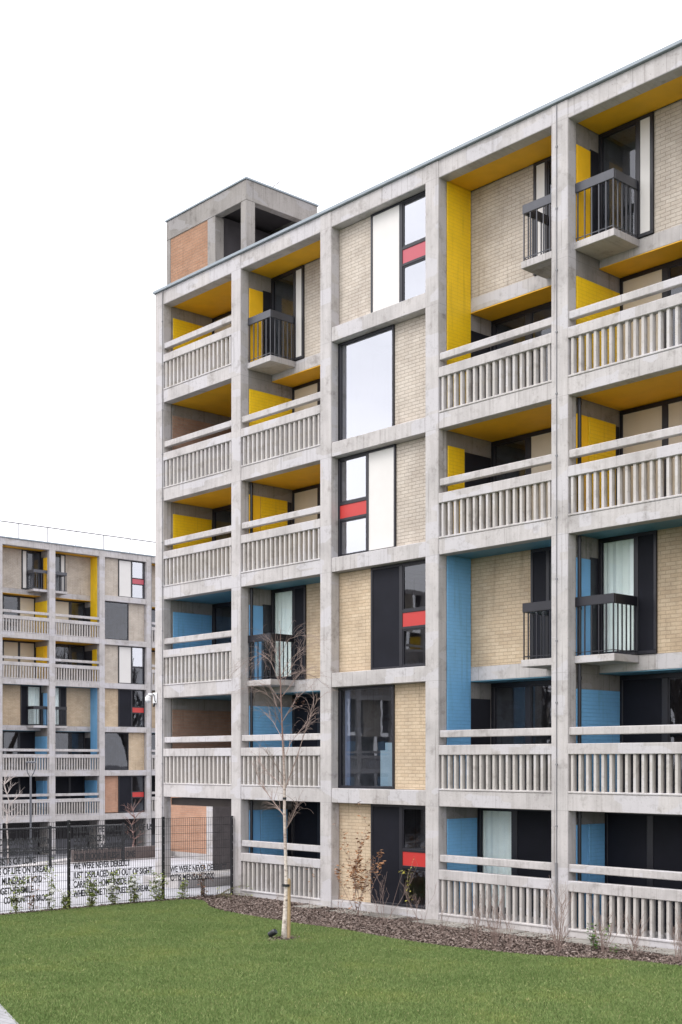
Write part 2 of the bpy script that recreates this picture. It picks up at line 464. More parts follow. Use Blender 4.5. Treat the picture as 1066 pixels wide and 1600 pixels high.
    def window_bay(s,b):
        c=b*BW; Y=.235
        fl=s.wflip
        def X(u): return c+u if not fl else c+BW-u
        def sp(u0,u1,*k):
            a,bb=sorted((X(u0),X(u1))); return (a,bb,*k)
        for L in range(6):
            up=L>=3; z0=F[L]+.006; z1=(F[L+1]-.335 if L<5 else TOP-.005)
            if L==0: z0=F[0]+.055
            bm='brick_pale' if up else 'brick_tan'
            if s.under and L==0: bm='brick_orange'
            if L in (1,4): kind='big'
            elif L==3 and not fl: kind='left'
            else: kind='right'
            g='glass_hi' if up and not (fl and L==4) else 'glass'; rd='rose' if L==5 else 'red'
            if kind=='right':
                a,bb,_=sp(.192,1.27,0); s.bricks(a,bb,Y+.015,z0,z1,bm)
                spans=[sp(1.33,2.17,'white' if up else 'black'),sp(2.27,3.10,'split',(g,rd))]
                if fl and L==3: spans[1]=sp(2.27,3.10,'split2')
                a,bb,_=sp(1.272,3.158,0)
            elif kind=='left':
                a,bb,_=sp(2.05,3.158,0); s.bricks(a,bb,Y+.015,z0,z1,bm)
                spans=[sp(.25,1.13,'split',(g,rd)),sp(1.20,2.0,'white')]
                a,bb,_=sp(.192,2.048,0)
            else:
                a,bb,_=sp(2.0,3.158,0); s.bricks(a,bb,Y+.015,z0,z1,bm)
                spans=[sp(.28,1.95,g)]
                a,bb,_=sp(.192,1.998,0)
            w=s.window(a,bb,Y,z0,z1,sorted(spans,key=lambda t:t[0]))
            if kind=='big' and not fl:
                a,bb,_=sp(.34,.50,0)
                s.P('blind',MB().box(a,bb,Y+.06,Y+.1,z0+.06,z1-.06),'blind',w)
                if L==1:
                    a,bb,_=sp(1.5,1.95,0); q=MB().box(a,bb,Y+.06,Y+.12,z0+.06,z0+.85); q.box(a+.15,bb,Y+.06,Y+.12,z0+.852,z0+1.02)
                    s.P('blind',q,'blind_pale',w)
    def all(s,types,opts={},lower={},depth={}):
        s.types=types; s.opts=opts; s.lower=lower; s.depth=depth
        s.frame()
        for b,t in enumerate(types):
            if t=='S': s.stair_bay(b)
            elif t=='W': s.window_bay(b)
            else:
                for low in (4,1): s.maisonette(b,low,t=='Q')
                for L in (3,0): s.single(b,L)

low_main={(1,4):('cream','cream','glass'),(4,4):('cream','glass','cream'),(1,1):('black','black','glass'),(4,1):('black','glass','black'),
  (3,4):('glass','glass','glass'),(3,1):('glass','glass','glass'),
  (1,3):('cream','cream','glass'),(4,3):('cream','cream','cream'),(3,3):('glass','cream','glass'),
  (1,0):('black','black','black'),(4,0):('black','black','black'),(3,0):('curtained','black','black'),
  (5,4):('glass','cream','glass'),(5,1):('glass','black','glass'),(5,3):('cream','glass','glass'),(5,0):('black','glass','black')}
main=thing('apartment_block','large grey concrete apartment block with a rooftop stair tower and yellow and blue balconies','building')
B=Block(main,6)
B.all('SPWQPQ',lower=low_main,depth={(3,0):1.25,(4,0):1.2})
for b in (1,4):
    B.pipe(b,2,F[3]-.34); B.pipe(b,1,F[2]-.16); B.pipe(b,3,F[4]-.34); B.pipe(b,0,F[1]-.34)
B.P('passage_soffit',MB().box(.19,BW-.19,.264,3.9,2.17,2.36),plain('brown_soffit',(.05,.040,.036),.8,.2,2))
# lightning conductor cable and clips
for x in (.17,13.34):
    m=MB().tube([(x,-.016,RT+.07 if x>1 else RT),(x,-.016,8.0),(x,-.016,.12)],.0085,6)
    for k in range(13): m.box(x-.022,x+.022,-.026,-.004,.9+k*1.18,.93+k*1.18)
    if x>1: m.tube([(x,-.03,.15),(x,-.03,1.4)],.022,8)
    B.P('conductor_cable',m,'steel')
# rooftop stair tower
m=MB(); t0,t1=17.42,17.93; yb=2.72; ya=.34; XR=3.33; w=.22
z0=RT-.1
m.box(-.16,XR,ya,ya+w,t0,t1)                       # front beam
m.box(XR-w,XR,ya+w+.001,yb,t0,t1)                  # right beam
m.box(-.16,-.16+w,ya+w+.001,yb,z0,t1); m.box(-.16+w+.001,XR-w-.001,yb-w,yb,z0,t1)   # left and rear walls
m.box(-.155,.02,ya+.003,ya+w,z0,t0-.001)
m.box(1.70,2.03,ya+.003,ya+.29,z0,t0-.001); m.box(3.10,XR-.002,ya+.003,ya+w+.07,z0,t0-.001)
m.box(XR-w,XR-.002,2.36,yb-.002,z0,t0-.001)
m.box(-.14,XR-w-.002,ya+w+.001,yb-w-.002,t1-.2,t1-.02)
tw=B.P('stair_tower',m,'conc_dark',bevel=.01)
B.P('brick_infill',MB().box(.021,1.699,ya+.02,ya+.14,z0,t0-.001),'brick_tower',tw)
B.P('tower_coping',MB().box(-.19,XR+.03,ya-.03,yb+.03,t1+.002,t1+.05),'coping',tw,bevel=.006)
B.P('tower_shade_liner',MB().box(.05,2.2,yb-w-.06,yb-w-.003,z0,t0+.2).box(1.72,1.9,ya+.30,yb-w-.07,z0,t0+.1).box(.06,XR-w-.01,ya+w+.02,yb-w-.08,t1-.26,t1-.205),'void',tw)  # added dark sheets that paint in the shade inside the tower
m=MB().tube([(XR+.02,1.2,t1+.06),(XR+.25,1.25,t1+.14)],.012,6); B.P('roof_bracket',m,'steel',tw)

# ---- second block at right angles, beyond the fence
MB.mirror=True
far=thing('apartment_block','distant concrete apartment block of the same design standing behind the mesh fence on the left','building',(-37.6,31.65,.08),R(90))
low_far={(1,4):('cream','glass','glass'),(4,4):('cream','glass','cream'),(1,1):('black','glass','black'),(4,1):('black','glass','black'),
  (3,4):('glass','cream','glass'),(3,1):('glass','glass','black'),(4,3):('cream','cream','glass'),(3,3):('glass','glass','cream'),
  (4,0):('black','black','black'),(3,0):('black','black','black'),(1,0):('black','black','black'),
  (5,4):('glass','cream','glass'),(5,1):('glass','black','glass'),(5,3):('cream','glass','glass'),(5,0):('black','glass','black')}
B2=Block(far,6,wflip=True,ground=-2.3,under=True,detail=False)
B2.all('SPWQPQ',lower=low_far)
m=MB()
for k in range(12): m.tube([(k*1.9-.1,.9,RT),(k*1.9-.1,.9,RT+1.1)],.03,5)
m.tube([(-.2,.9,RT+1.1),(20.4,.9,RT+1.1)],.04,5)
B2.P('roof_guard_rail',m,'steel')
m=MB().box(-.1,20.2,2.2,2.3,-2.4,F[0]-.24); B2.P('undercroft_wall',m,'void')
m=MB()
for b in range(6): m.box(b*BW+.2,(b+1)*BW-.2,1.3,1.42,-2.4,-1.35)
B2.P('undercroft_parapet',m,plain('grey_render',(.12,.12,.135),.9,.2,2))
B2.P('conductor_cable',MB().tube([(6.55,-.02,RT),(6.55,-.02,-2)],.012,5),'steel')
MB.mirror=False

# ------------------------------------------------------------------ ground
def smooth_poly(pts,n=6):
    out=[]
    for i in range(len(pts)-1):
        p0=Vector(pts[max(i-1,0)]);p1=Vector(pts[i]);p2=Vector(pts[i+1]);p3=Vector(pts[min(i+2,len(pts)-1)])
        for k in range(n):
            t=k/n
            q=.5*((2*p1)+(-p0+p2)*t+(2*p0-5*p1+4*p2-p3)*t*t+(-p0+3*p1-3*p2+p3)*t**3)
            out.append((q.x,q.y))
    out.append(tuple(pts[-1])); return out
edge=smooth_poly([(3.22,-14),(3.24,-6.2),(3.22,-2.6),(3.3,-1.55),(3.75,-1.35),(4.3,-1.6),(5.2,-2.1),(6.6,-2.35),(8.3,-2.45),(9.9,-2.42),(11.4,-2.6),(12.5,-2.62),(13.6,-2.5),(14.6,-2.25),(15.3,-1.95),(16.0,-1.6),(16.9,-1.45),(18.5,-1.35),(21,-1.3)])
gx=[-700,-120,-60,-38,-8.05,-8.0,25,60,700]; gz={-700:-2.3,-120:-2.3,-60:-2.3,-38:-2.1,-8.05:-.35,-8.0:-.06,25:-.06,60:-.06,700:-.06}
m=MB()
for a,b in zip(gx,gx[1:]):
    for y0,y1 in ((-700,-60),(-60,60),(60,900)):
        m.poly([(a,y0,gz[a]),(b,y0,gz[b]),(b,y1,gz[b]),(a,y1,gz[a])])
asph=plain('asphalt',(.15,.15,.165),.9,.25,.8,bmp=.3)
tag(m.build('ground',asph),kind='structure',label='dark grey asphalt ground sloping down beyond the railing')
# paving
def paver(name,c1,c2,w,h,mort):
    m,nt,b=new_mat(name); uv=coords(nt,'UV')
    t=N(nt,'ShaderNodeTexBrick',Scale=1.0); t.inputs['Brick Width'].default_value=w; t.inputs['Row Height'].default_value=h; t.inputs['Mortar Size'].default_value=.006
    t.inputs['Color1'].default_value=(*c1,1);t.inputs['Color2'].default_value=(*c2,1);t.inputs['Mortar'].default_value=(*mort,1)
    nt.links.new(uv,t.inputs['Vector'])
    c=mix(nt,t.outputs['Color'],ramp(nt,nz(nt,coords(nt),1.5,6),[(.3,(.82,.81,.8)),(.65,(1,1,1))]),.9,'MULTIPLY')
    nt.links.new(c,b.inputs['Base Color']); b.inputs['Roughness'].default_value=.85; return m
pav=paver('pale_paving',(.43,.43,.465),(.47,.47,.505),.9,.6,(.36,.36,.39))
m=MB().box(-7.98,2.98,-40,6.2,-.058,-.004); tag(m.build('pavement',pav),kind='structure',label='pale grey paved terrace behind the mesh fence')
m=MB().box(-8.2,-7.982,-40,6.2,-.3,.03); tag(m.build('kerb',M['conc']),kind='structure',label='pale kerb along the far edge of the terrace')
# sloped light kerb on the lower road
m=MB(); a=Vector((-8.6,-2.2,-.36)); b=Vector((-36,24,-1.95)); d=(b-a).normalized(); q=Vector((-d.y,d.x,0))*.3
m.poly([a-q,b-q,b+q,a+q]); 
for p,s_ in ((a,0),): pass
n0=[a-q,b-q,b+q,a+q]; up=Vector((0,0,.14))
m=MB(); m.poly([p+up for p in n0]); 
for i in range(4): m.poly([n0[i]-up,n0[(i+1)%4]-up,n0[(i+1)%4]+up,n0[i]+up])
tag(m.build('road_kerb',M['conc']),kind='structure',label='pale kerb line running down the lower road')
B.P('passage_step',MB().box(-.6,1.05,-.12,5.4,-.05,.24),'conc',bevel=.01)
# lawn, bed, slabs, path
lawn_poly=edge+[(21,-40),(3.24,-40)]
def ground_sheet(name,outline,z,mat,label,thick=.05):
    m=MB(); m.poly([(x,y,z) for x,y in outline]); n=len(outline)
    o=m.build(name,mat); tag(o,kind='structure',label=label); return o
mt,nt,bs=new_mat('lawn_soil'); o_=coords(nt)
c=ramp(nt,nz(nt,o_,1.1,6),[(.3,(.075,.11,.032)),(.55,(.095,.14,.042)),(.75,(.125,.16,.055))])
c=mix(nt,c,ramp(nt,nz(nt,o_,60,3),[(.3,(.5,.5,.5)),(.7,(1.2,1.2,1.1))]),.9,'MULTIPLY')
nt.links.new(c,bs.inputs['Base Color']); bs.inputs['Roughness'].default_value=.95; bs.inputs['Specular IOR Level'].default_value=.1
bump(nt,bs,nz(nt,o_,90,3),.9,.03)
big_lawn=edge+[(60,-1.3),(60,-60),(3.24,-60)]
ground_sheet('lawn',list(reversed(big_lawn)),.0,mt,'green mown lawn in front of the block')
soil=plain('bark_mulch_soil',(.085,.062,.052),.95,.5,14,bmp=.8)
bed=[(3.02,-.1),(3.02,-14)]+[(x,y) for x,y in edge]+[(60,-1.3),(60,0.03),(3.6,.03)]
m=MB(); 
for (x0,y0),(x1,y1) in zip(edge,edge[1:]):
    pass
ground_sheet('planting_bed',[(2.99,.03)]+[(2.99,-14)]+edge+[(60,-1.3),(60,.03)],-.012,soil,'brown bark mulch bed along the fence and the block')
slabm=plain('old_slab',(.27,.255,.23),.9,.4,4,bmp=.4)
m=MB(); x=6.2
while x<20.2:
    w=rnd.choice((.58,.6,.88)); dy=rnd.uniform(-.04,.04)
    if rnd.random()<.9:
        d=.60+dy
        m.box(x,x+w-.015,-d,-.004,-.03,.012+rnd.uniform(-.006,.012))
    x+=w
tag(m.build('footpath',slabm),kind='structure',label='strip of old grey paving slabs along the foot of the block')
pth=paver('path_paving',(.30,.30,.32),(.35,.35,.37),.2,.1,(.2,.2,.2))
dx,dy=.948,-.318
p0=Vector((12.51,-11.16)); d=Vector((dx,dy)); nrm=Vector((dy,-dx))  # points away from block
A=[p0-d*9.75, p0+d*30, p0+d*30+nrm*1.8, p0-d*9.75+nrm*1.8]
path_line=(p0,d,nrm)
m=MB(); m.poly([(v.x,v.y,.012) for v in reversed(A)])
for i in range(4):
    v,w=A[i],A[(i+1)%4]; m.poly([(v.x,v.y,-.05),(w.x,w.y,-.05),(w.x,w.y,.012),(v.x,v.y,.012)])
tag(m.build('path',pth),kind='structure',label='grey paved path crossing the near corner of the lawn')

# ------------------------------------------------------------------ camera data (needed to thin out the grass to what is near the view)
CAM=Vector((28.6,-19.54,3.33)); VD=Vector((-.738,.6746)); VR=Vector((.6746,.738))
def in_poly(px,py,poly):
    inside=np.zeros(px.shape,bool); n=len(poly)
    for i in range(n):
        x0,y0=poly[i]; x1,y1=poly[(i+1)%n]
        if y0==y1: continue
        cnd=((y0>py)!=(y1>py))&(px<(x1-x0)*(py-y0)/(y1-y0)+x0)
        inside^=cnd
    return inside
rng=np.random.default_rng(3)
def scatter(n,poly,x0,x1,y0,y1,margin=1.5,zmax=60):
    px=rng.uniform(x0,x1,n); py=rng.uniform(y0,y1,n)
    k=in_poly(px,py,poly); px=px[k]; py=py[k]
    rx=px-CAM.x; ry=py-CAM.y
    zc=rx*VD.x+ry*VD.y; xc=rx*VR.x+ry*VR.y
    k=(zc>13.2)&(zc<zmax)&(np.abs(xc)<.27*zc+margin)
    return px[k],py[k],zc[k]
def tri_mesh(name,V,Fc,mat):
    me=bpy.data.meshes.new(name); n=len(V); k=Fc.shape[1]
    me.vertices.add(n); me.vertices.foreach_set('co',V.astype(np.float32).ravel())
    me.loops.add(Fc.size); me.loops.foreach_set('vertex_index',Fc.ravel().astype(np.int32))
    me.polygons.add(len(Fc)); me.polygons.foreach_set('loop_start',np.arange(0,Fc.size,k,dtype=np.int32)); 
    me.materials.append(mat); me.update(calc_edges=True); me.validate()
    o=bpy.data.objects.new(name,me); COL.objects.link(o); return o
px,py,zc=scatter(1300000,lawn_poly,3,21,-16,-1.2)
# keep off the path, the stem of the birch
sd=(px-p0.x)*nrm.x+(py-p0.y)*nrm.y; k=(sd<rng.uniform(-.03,.05,len(px)))&(np.hypot(px-10.13,py+4.11)>.16+.1*rng.random(len(px)))
px,py,zc=px[k],py[k],zc[k]
n=len(px); print('blades',n)
patch=np.array([noise.noise(Vector((x*.5,y*.5,0))) for x,y in zip(px[:],py[:])]) if n<2000000 else np.zeros(n)
h=rng.uniform(.016,.038,n)*(1+.35*patch); a=rng.uniform(0,2*np.pi,n); w=rng.uniform(.003,.006,n)
lean=rng.uniform(.2,.9,n)*h; la=rng.uniform(0,2*np.pi,n)
V=np.zeros((n,3,3)); V[:,0,0]=px-np.cos(a)*w; V[:,0,1]=py-np.sin(a)*w; V[:,1,0]=px+np.cos(a)*w; V[:,1,1]=py+np.sin(a)*w
V[:,2,0]=px+np.cos(la)*lean; V[:,2,1]=py+np.sin(la)*lean; V[:,2,2]=h
mt,nt,bs=new_mat('grass_blade')
g=nt.nodes.new('ShaderNodeNewGeometry')
c=ramp(nt,g.outputs['Random Per Island'],[(0,(.118,.175,.052)),(.5,(.155,.222,.07)),(.85,(.195,.26,.092)),(.95,(.26,.29,.12)),(1,(.40,.37,.19))])
c=mix(nt,c,ramp(nt,nz(nt,g.outputs['Position'],.55,6,.65),[(.3,(.80,.86,.78)),(.5,(1,1,1)),(.7,(1.2,1.1,1.0))]),1.0,'MULTIPLY')
nt.links.new(c,bs.inputs['Base Color']); bs.inputs['Roughness'].default_value=.75; bs.inputs['Specular IOR Level'].default_value=.2
tag(tri_mesh('grass',V.reshape(-1,3),np.arange(n*3).reshape(-1,3),mt),kind='stuff',label='short green grass blades of the lawn')
# bark chips
bedp=[(2.99,.0),(2.99,-14)]+edge+[(21,0.0)]
px,py,zc=scatter(210000,bedp,2.9,21,-9,0.02)
rx_=10.13+rng.normal(0,.17,260); ry_=-4.11+rng.normal(0,.17,260); px=np.append(px,rx_); py=np.append(py,ry_)
k=~((py>-.62)&(px>6.2)&(rng.random(len(px))<.80+.19*np.sin(px*2.3)*np.sin(px*.9+1))); px,py=px[k],py[k]; n=len(px); print('chips',n)
L=rng.uniform(.010,.027,n); W=L*rng.uniform(.3,.6,n); a=rng.uniform(0,6.28,n); tx=rng.uniform(-.5,.5,n); ty=rng.uniform(-.5,.5,n); zz=rng.uniform(-.008,.014,n)
V=np.zeros((n,4,3)); ca,sa=np.cos(a),np.sin(a)
for i,(u,v) in enumerate(((-1,-1),(1,-1),(1,1),(-1,1))):
    V[:,i,0]=px+ca*L*u-sa*W*v; V[:,i,1]=py+sa*L*u+ca*W*v; V[:,i,2]=np.maximum(zz+tx*L*u+ty*W*v,-.011)+.006*i
mt=island('bark_chip',[(.095,.068,.058),(.13,.096,.082),(.165,.125,.107),(.205,.16,.138),(.31,.255,.23)],.9)
tag(tri_mesh('bark_mulch',V.reshape(-1,3),np.arange(n*4).reshape(-1,4),mt),kind='stuff',label='loose brown bark chips covering the planting bed')

# ------------------------------------------------------------------ fence with poem
fence=thing('mesh_fence','black welded mesh fence with a poem in cut metal lettering along the lawn','fence',(2.95,-1.9,0))
blk=plain('black_fence_paint',(.012,.013,.016),.4,.1,4)
post=[(3.28,-.075),(2.95,-1.9),(2.95,-4.48),(2.95,-7.06),(2.95,-9.64)]
FO=Vector((2.95,-1.9,0))
def fl(x,y,z): return (x-FO.x,y-FO.y,z)
for i,(x,y) in enumerate(post):
    zt=2.0 if i else 1.98
    m=MB().box(x-FO.x-.03,x-FO.x+.03,y-FO.y-.03,y-FO.y+.03,-.05,zt)
    o=m.build('fence_post',blk,fence,bevel=.004)
    m=MB()
    for k in range(10): m.box(x-FO.x-.036,x-FO.x+.042,y-FO.y-.012,y-FO.y+.012,.12+k*.2,.135+k*.2)
    m.build('bracket',M['steel'],o)
lettm=plain('lettering_metal',(.035,.036,.042),.5,.1,4)
def wire_panel(p,q,texts):
    a=Vector((*p,0)); b=Vector((*q,0)); d=(b-a); Ln=d.length; d.normalize(); nn=Vector((-d.y,d.x,0))
    if nn.x<0: nn=-nn
    m=MB(); s0=a+d*.035; n=int((Ln-.07)/.05)
    for k in range(n+1):
        c=s0+d*((Ln-.07)*k/n)
        m.box(c.x-FO.x-.003,c.x-FO.x+.003,c.y-FO.y-.003,c.y-FO.y+.003,.03,1.96)
    for k in range(11):
        z=.06+k*.19
        for off in (.0075,-.0075):
            e0=s0+nn*off-FO; e1=a+d*(Ln-.035)+nn*off-FO
            m.tube([(e0.x,e0.y,z),(e1.x,e1.y,z)],.0045,4)
    pn=m.build('mesh_panel',blk,fence)
    for (txt,y,z,align,wd) in texts:
        cu=bpy.data.curves.new('lettering','FONT'); cu.body=txt; cu.size=.208; cu.extrude=.004; cu.offset=.0055
        cu.align_x=align; cu.materials.append(lettm)
        tmp=bpy.data.objects.new('lettering',cu); COL.objects.link(tmp); bpy.context.view_layer.update()
        me=bpy.data.meshes.new_from_object(tmp.evaluated_get(bpy.context.evaluated_depsgraph_get())); bpy.data.objects.remove(tmp)
        o=bpy.data.objects.new('lettering',me); COL.objects.link(o); o.parent=pn
        t=(y-a.y)/(b.y-a.y); pt=a+(b-a)*t+nn*.016
        # text x axis runs along +Y side (to the right as seen from the lawn)
        ang=math.atan2(abs(d.y)*1.0, d.x*(1 if d.y>0 else -1))
        o.rotation_euler=(R(90),0,ang); o.location=(pt.x-FO.x,pt.y-FO.y,z)
        bpy.context.view_layer.update()
        o.scale=(wd/max(o.dimensions.x,.01),1,1)
cw=.0695
def lines(rows,y,align='LEFT'): return [(t,y,z,align,len(t)*cw) for t,z in rows]
wire_panel(post[0],post[1],lines([('WE WERE NEVER DERELICT',.655),('OTIS MENSAH, 2020',.45)],-1.72))
wire_panel(post[1],post[2],lines([('STILL IN THE WALLS IS ALL OF US',1.70),('OUR SILENCE NOT TO DARE',1.49),('THE SOUND OF UNITED',1.29),('OUR BLOOD & FLESH IS ONE',1.08),
   ('WE WERE NEVER DERELICT',.875),('JUST DISPLACED AND OUT OF SIGHT',.66),('CARRYING HOME INSIDE US',.455),('WHEN HOME THEY TRIED TO BREAK.',.245)],-4.37))
wire_panel(post[2],post[3],
   [(t,yy,z,'RIGHT',len(t)*cw) for t,z,yy in (('CITIES AND COUNTRY',1.49,-4.98),('STREETS AND WOULD',1.28,-4.93),('INSISTS OF LOVE',1.065,-5.32),('SIGNS OF LIFE ON DREARY',.855,-4.92),
   ('MUNDANE & VOID',.64,-5.17),('TOGETHER SMILE',.42,-5.38),('COMMUNITY & BROOD',.215,-4.92))])
wire_panel(post[3],post[4],[])

# railing on the far edge of the terrace
rl=thing('railing','low black railing along the far edge of the pale terrace','railing',(-7.8,0,0))
for i in range(-5,2):
    y=1.15+i*2.75
    rl_p=MB().box(-.035,.035,y-.035,y+.035,-.02,1.28).build('rail_post',blk,rl)
m=MB()
for z in (.5,1.22): m.tube([(0,-12.6,z),(0,3.93,z)],.028,6)
m.build('rail_bar',blk,rl)
m=MB()
for k in range(137): 
    y=-12.5+k*.12; m.box(-.005,.005,y-.005,y+.005,.08,1.2)
m.build('rail_infill',blk,rl)

# structures seen through the passage
w=thing('brick_wall','orange brick wall with a concrete pillar beyond the ground floor passage','wall',(-7,6.3,0))
MB().box(-1.6,.72,0,.3,-.05,2.6).build('brick_face',M['brick_orange'],w)
MB().box(-1.6,.72,-.05,-.002,-.05,.2).build('plinth',M['conc'],w)
MB().box(.722,1.08,-.1,.3,-.05,2.6).build('pillar',M['conc'],w)
w=tag(MB().box(-2.98,3.15,4.0,4.2,-.05,2.32).build('passage_wall',plain('shaded_render',(.05,.044,.045),.9,.3,3,spec=.1)),'rendered wall coloured as shade inside the ground floor passage','wall')  # near-black colour stands in for the shade of the passage
w=tag(MB().box(-8.45,-8.25,2.3,6.1,-.4,.42).build('low_wall',plain('brown_render',(.13,.105,.10),.85,.25,4)),'low brown brick wall at the end of the black railing','wall')

# security camera on the end column
cc=thing('security_camera','white dome security camera with a bracket on the end column of the block','camera',(-.2,-.01,5.02))
wp=plain('white_plastic',(.75,.75,.76),.35,.05,5)
MB().box(-.06,.13,-.025,-.006,-.13,.16).build('mounting_plate',wp,cc,bevel=.006)
m=MB().tube([(-.03,-.04,.11),(-.14,-.09,.12),(-.16,-.10,.08)],.028,8); m.build('arm',wp,cc,smooth=True)
m=MB().tube([(-.17,-.10,-.05),(-.17,-.10,.04),(-.17,-.10,.09)],[.075,.08,.03],12); m.build('housing',wp,cc)
m=MB()
m.tube([(-.17,-.10,-.05),(-.17,-.10,-.085),(-.17,-.10,-.115),(-.17,-.10,-.125)],[.068,.06,.035,.01],12); m.build('dome',plain('smoked_dome',(.45,.46,.48),.15,.05,5),cc,smooth=True)
m=MB().tube([(.0,-.05,.12),(.06,-.06,.1),(.09,-.06,-.05),(.12,-.05,-.1)],.012,6); m.tube([(.10,-.06,-.12),(.07,-.09,-.22)],.03,8); m.build('floodlight',blk,cc)

# street lamp by the far block
lp=thing('street_lamp','slim grey street lamp with a U shaped yoke and flat head','street lamp',(-25.5,10.2,-1.35))
lpm=plain('lamp_grey',(.10,.105,.12),.45,.1,5)
MB().tube([(0,0,0),(0,0,1.1),(0,0,3.95)],[.085,.06,.05],10).build('pole',lpm,lp)
m=MB()
ux,uy=VR.x,VR.y
for s_ in (-1,1):
    m.tube([(0,0,3.9)]+[(ux*s_*.21*math.sin(t*math.pi/2),uy*s_*.21*math.sin(t*math.pi/2),4.0+.55*(1-math.cos(t*math.pi/2))) for t in (.25,.5,.75,1)]+[(ux*s_*.21,uy*s_*.21,4.62)],.024,6)
m.build('yoke',lpm,lp)
m=MB().tube([(0,0,4.6),(0,0,4.66),(0,0,4.70)],[.24,.24,.14],14); m.build('lamp_head',lpm,lp)

# ------------------------------------------------------------------ plants
def px_world(x,y,t):
    r=(x-533)/2000; return Vector((CAM.x+t*(VD.x+r*VR.x), CAM.y+t*(VD.y+r*VR.y), CAM.z-(y-1190)/2000*t))
bark,nt,bs=new_mat('birch_bark'); o_=coords(nt)
c=ramp(nt,nz(nt,mapped(nt,o_,(9,9,22)),1,5,.7),[(.34,(.10,.07,.06)),(.44,(.50,.43,.37)),(.6,(.66,.60,.54))])
sx=nt.nodes.new('ShaderNodeSeparateXYZ'); nt.links.new(o_,sx.inputs[0])
c=mix(nt,c,(.17,.085,.07),ramp(nt,math_(nt,'DIVIDE',sx.outputs[2],5.8),[(.27,(0,0,0)),(.33,(.45,.45,.45)),(.36,(.2,.2,.2)),(.50,(.25,.25,.25)),(.66,(.9,.9,.9))]))
nt.links.new(c,bs.inputs['Base Color']); bs.inputs['Roughness'].default_value=.8
twig=plain('birch_twig',(.30,.225,.20),.8,.25,9)
TB=Vector((10.13,-4.11,0)); TT=24.05
birch=thing('birch_tree','slender bare young birch tree standing on the lawn before the block','tree',TB)
def z7(pts,dep=0):  # points read off an enlarged view of the tree
    out=[]
    for i,(a,b) in enumerate(pts):
        out.append(px_world(a/3.075+340,b/3.075+960,TT+dep*i/max(1,len(pts)-1))-TB)
    return out
tr=z7([(321,1560),(322,1500),(327,1400),(331,1300),(326,1120),(322,950),(322,880),(322,790),(318,700),(313,600),(309,500),(305,400),(302,300),(300,180),(303,90),(297,30)])
tr[0].z=-.03
MB().tube(tr,[.066,.050,.042,.032,.030,.028,.026,.023,.020,.017,.014,.011,.009,.006,.004,.0025],10).build('trunk',bark,birch,smooth=True)
m=MB(); r3=random.Random(11)
def twigs(m,p,d,ln,r,depth,rr,droop):
    pts=[Vector(p)]; d=Vector(d).normalized(); n=6
    for i in range(n):
        d=(d+Vector((rr.uniform(-.13,.13),rr.uniform(-.13,.13),rr.uniform(-.1,.12)-droop*.55*(i/n)))).normalized()
        pts.append(pts[-1]+d*ln/n)
    m.tube(pts,[max(.0013,r*(1-.75*i/n)) for i in range(n+1)],4,cap=False)
    if depth>0:
        for k in range(rr.randint(2,3)):
            i=rr.randint(1,n); dd=(pts[i]-pts[i-1]).normalized()
            q=(dd+Vector((rr.uniform(-.9,.9),rr.uniform(-.9,.9),rr.uniform(-.3,.7)))).normalized()
            twigs(m,pts[i],q,ln*rr.uniform(.35,.6),r*.5,depth-1,rr,droop*1.4)
brs=[([(318,965),(280,915),(232,850),(200,800),(178,735)],.016,.5),([(328,1035),(355,990),(378,930),(376,900)],.012,-.4),
 ([(326,835),(380,690),(420,565),(455,470),(483,400)],.016,-.7),([(322,840),(270,785),(215,735),(195,690)],.012,.6),
 ([(320,790),(265,700),(215,640)],.011,-.5),([(318,700),(350,620),(395,560),(430,520)],.010,.5),([(313,600),(270,520),(225,470)],.010,.7),
 ([(309,520),(350,455),(385,400)],.010,-.6),([(308,480),(265,410),(220,370),(165,375)],.009,-.3),([(305,400),(360,330),(410,270),(460,260)],.009,.3),
 ([(303,340),(255,225),(210,190),(140,225),(85,270)],.009,.3),([(302,300),(350,215),(395,180),(420,160)],.008,-.3),([(302,310),(390,275),(470,300),(515,340)],.008,.5),
 ([(300,230),(270,160),(250,120)],.007,.4),([(301,200),(340,120),(400,100),(440,110)],.006,-.4),([(300,260),(240,190),(215,210),(180,260)],.006,-.5),
 ([(304,420),(250,340),(190,330),(150,350)],.007,.6),([(310,540),(280,480),(270,430)],.007,-.7),([(303,350),(370,230),(395,210),(400,250)],.006,.2)]
for pts,r,dep in brs:
    P=z7(pts,dep); n=len(P)
    m.tube(P,[max(.0022,.72*r*(1-.72*i/(n-1))) for i in range(n)],5,cap=False)
    for i in range(1,n):
        for k in range(4):
            q=P[i-1].lerp(P[i],r3.random()); dd=(P[i]-P[i-1]).normalized()
            dd=(dd+Vector((r3.uniform(-.7,.7),r3.uniform(-.7,.7),r3.uniform(-.1,.6)))).normalized()
            twigs(m,q,dd,r3.uniform(.25,.6),r*.34,1,r3,.6)
m.build('branches',twig,birch)
lf=MB(); dl=z7([(383,420)],0)[0]
for k in range(26):
    q=dl+Vector((r3.uniform(-.12,.12),r3.uniform(-.12,.12),r3.uniform(-.16,.14))); a=r3.uniform(0,6.3); e=Vector((math.cos(a),math.sin(a),r3.uniform(-.8,.2)))*.024; g_=Vector((-e.y,e.x,.008))*.6
    lf.poly([q-e,q+g_,q+e,q-g_])
lf.build('dead_leaves',plain('dead_leaf',(.16,.08,.06),.8,.3,20),birch)
for yy in (1302,885):
    q=z7([(329 if yy>1000 else 322,yy)])[0]
    MB().tube([(q.x,q.y,q.z-.022),(q.x,q.y,q.z+.022)],.075 if yy>1000 else .036,12).build('tree_tie',blk,birch)
stake=thing('tree_stake','short pale timber stake tied to the trunk of the birch','stake',(10.155,-4.055,0))
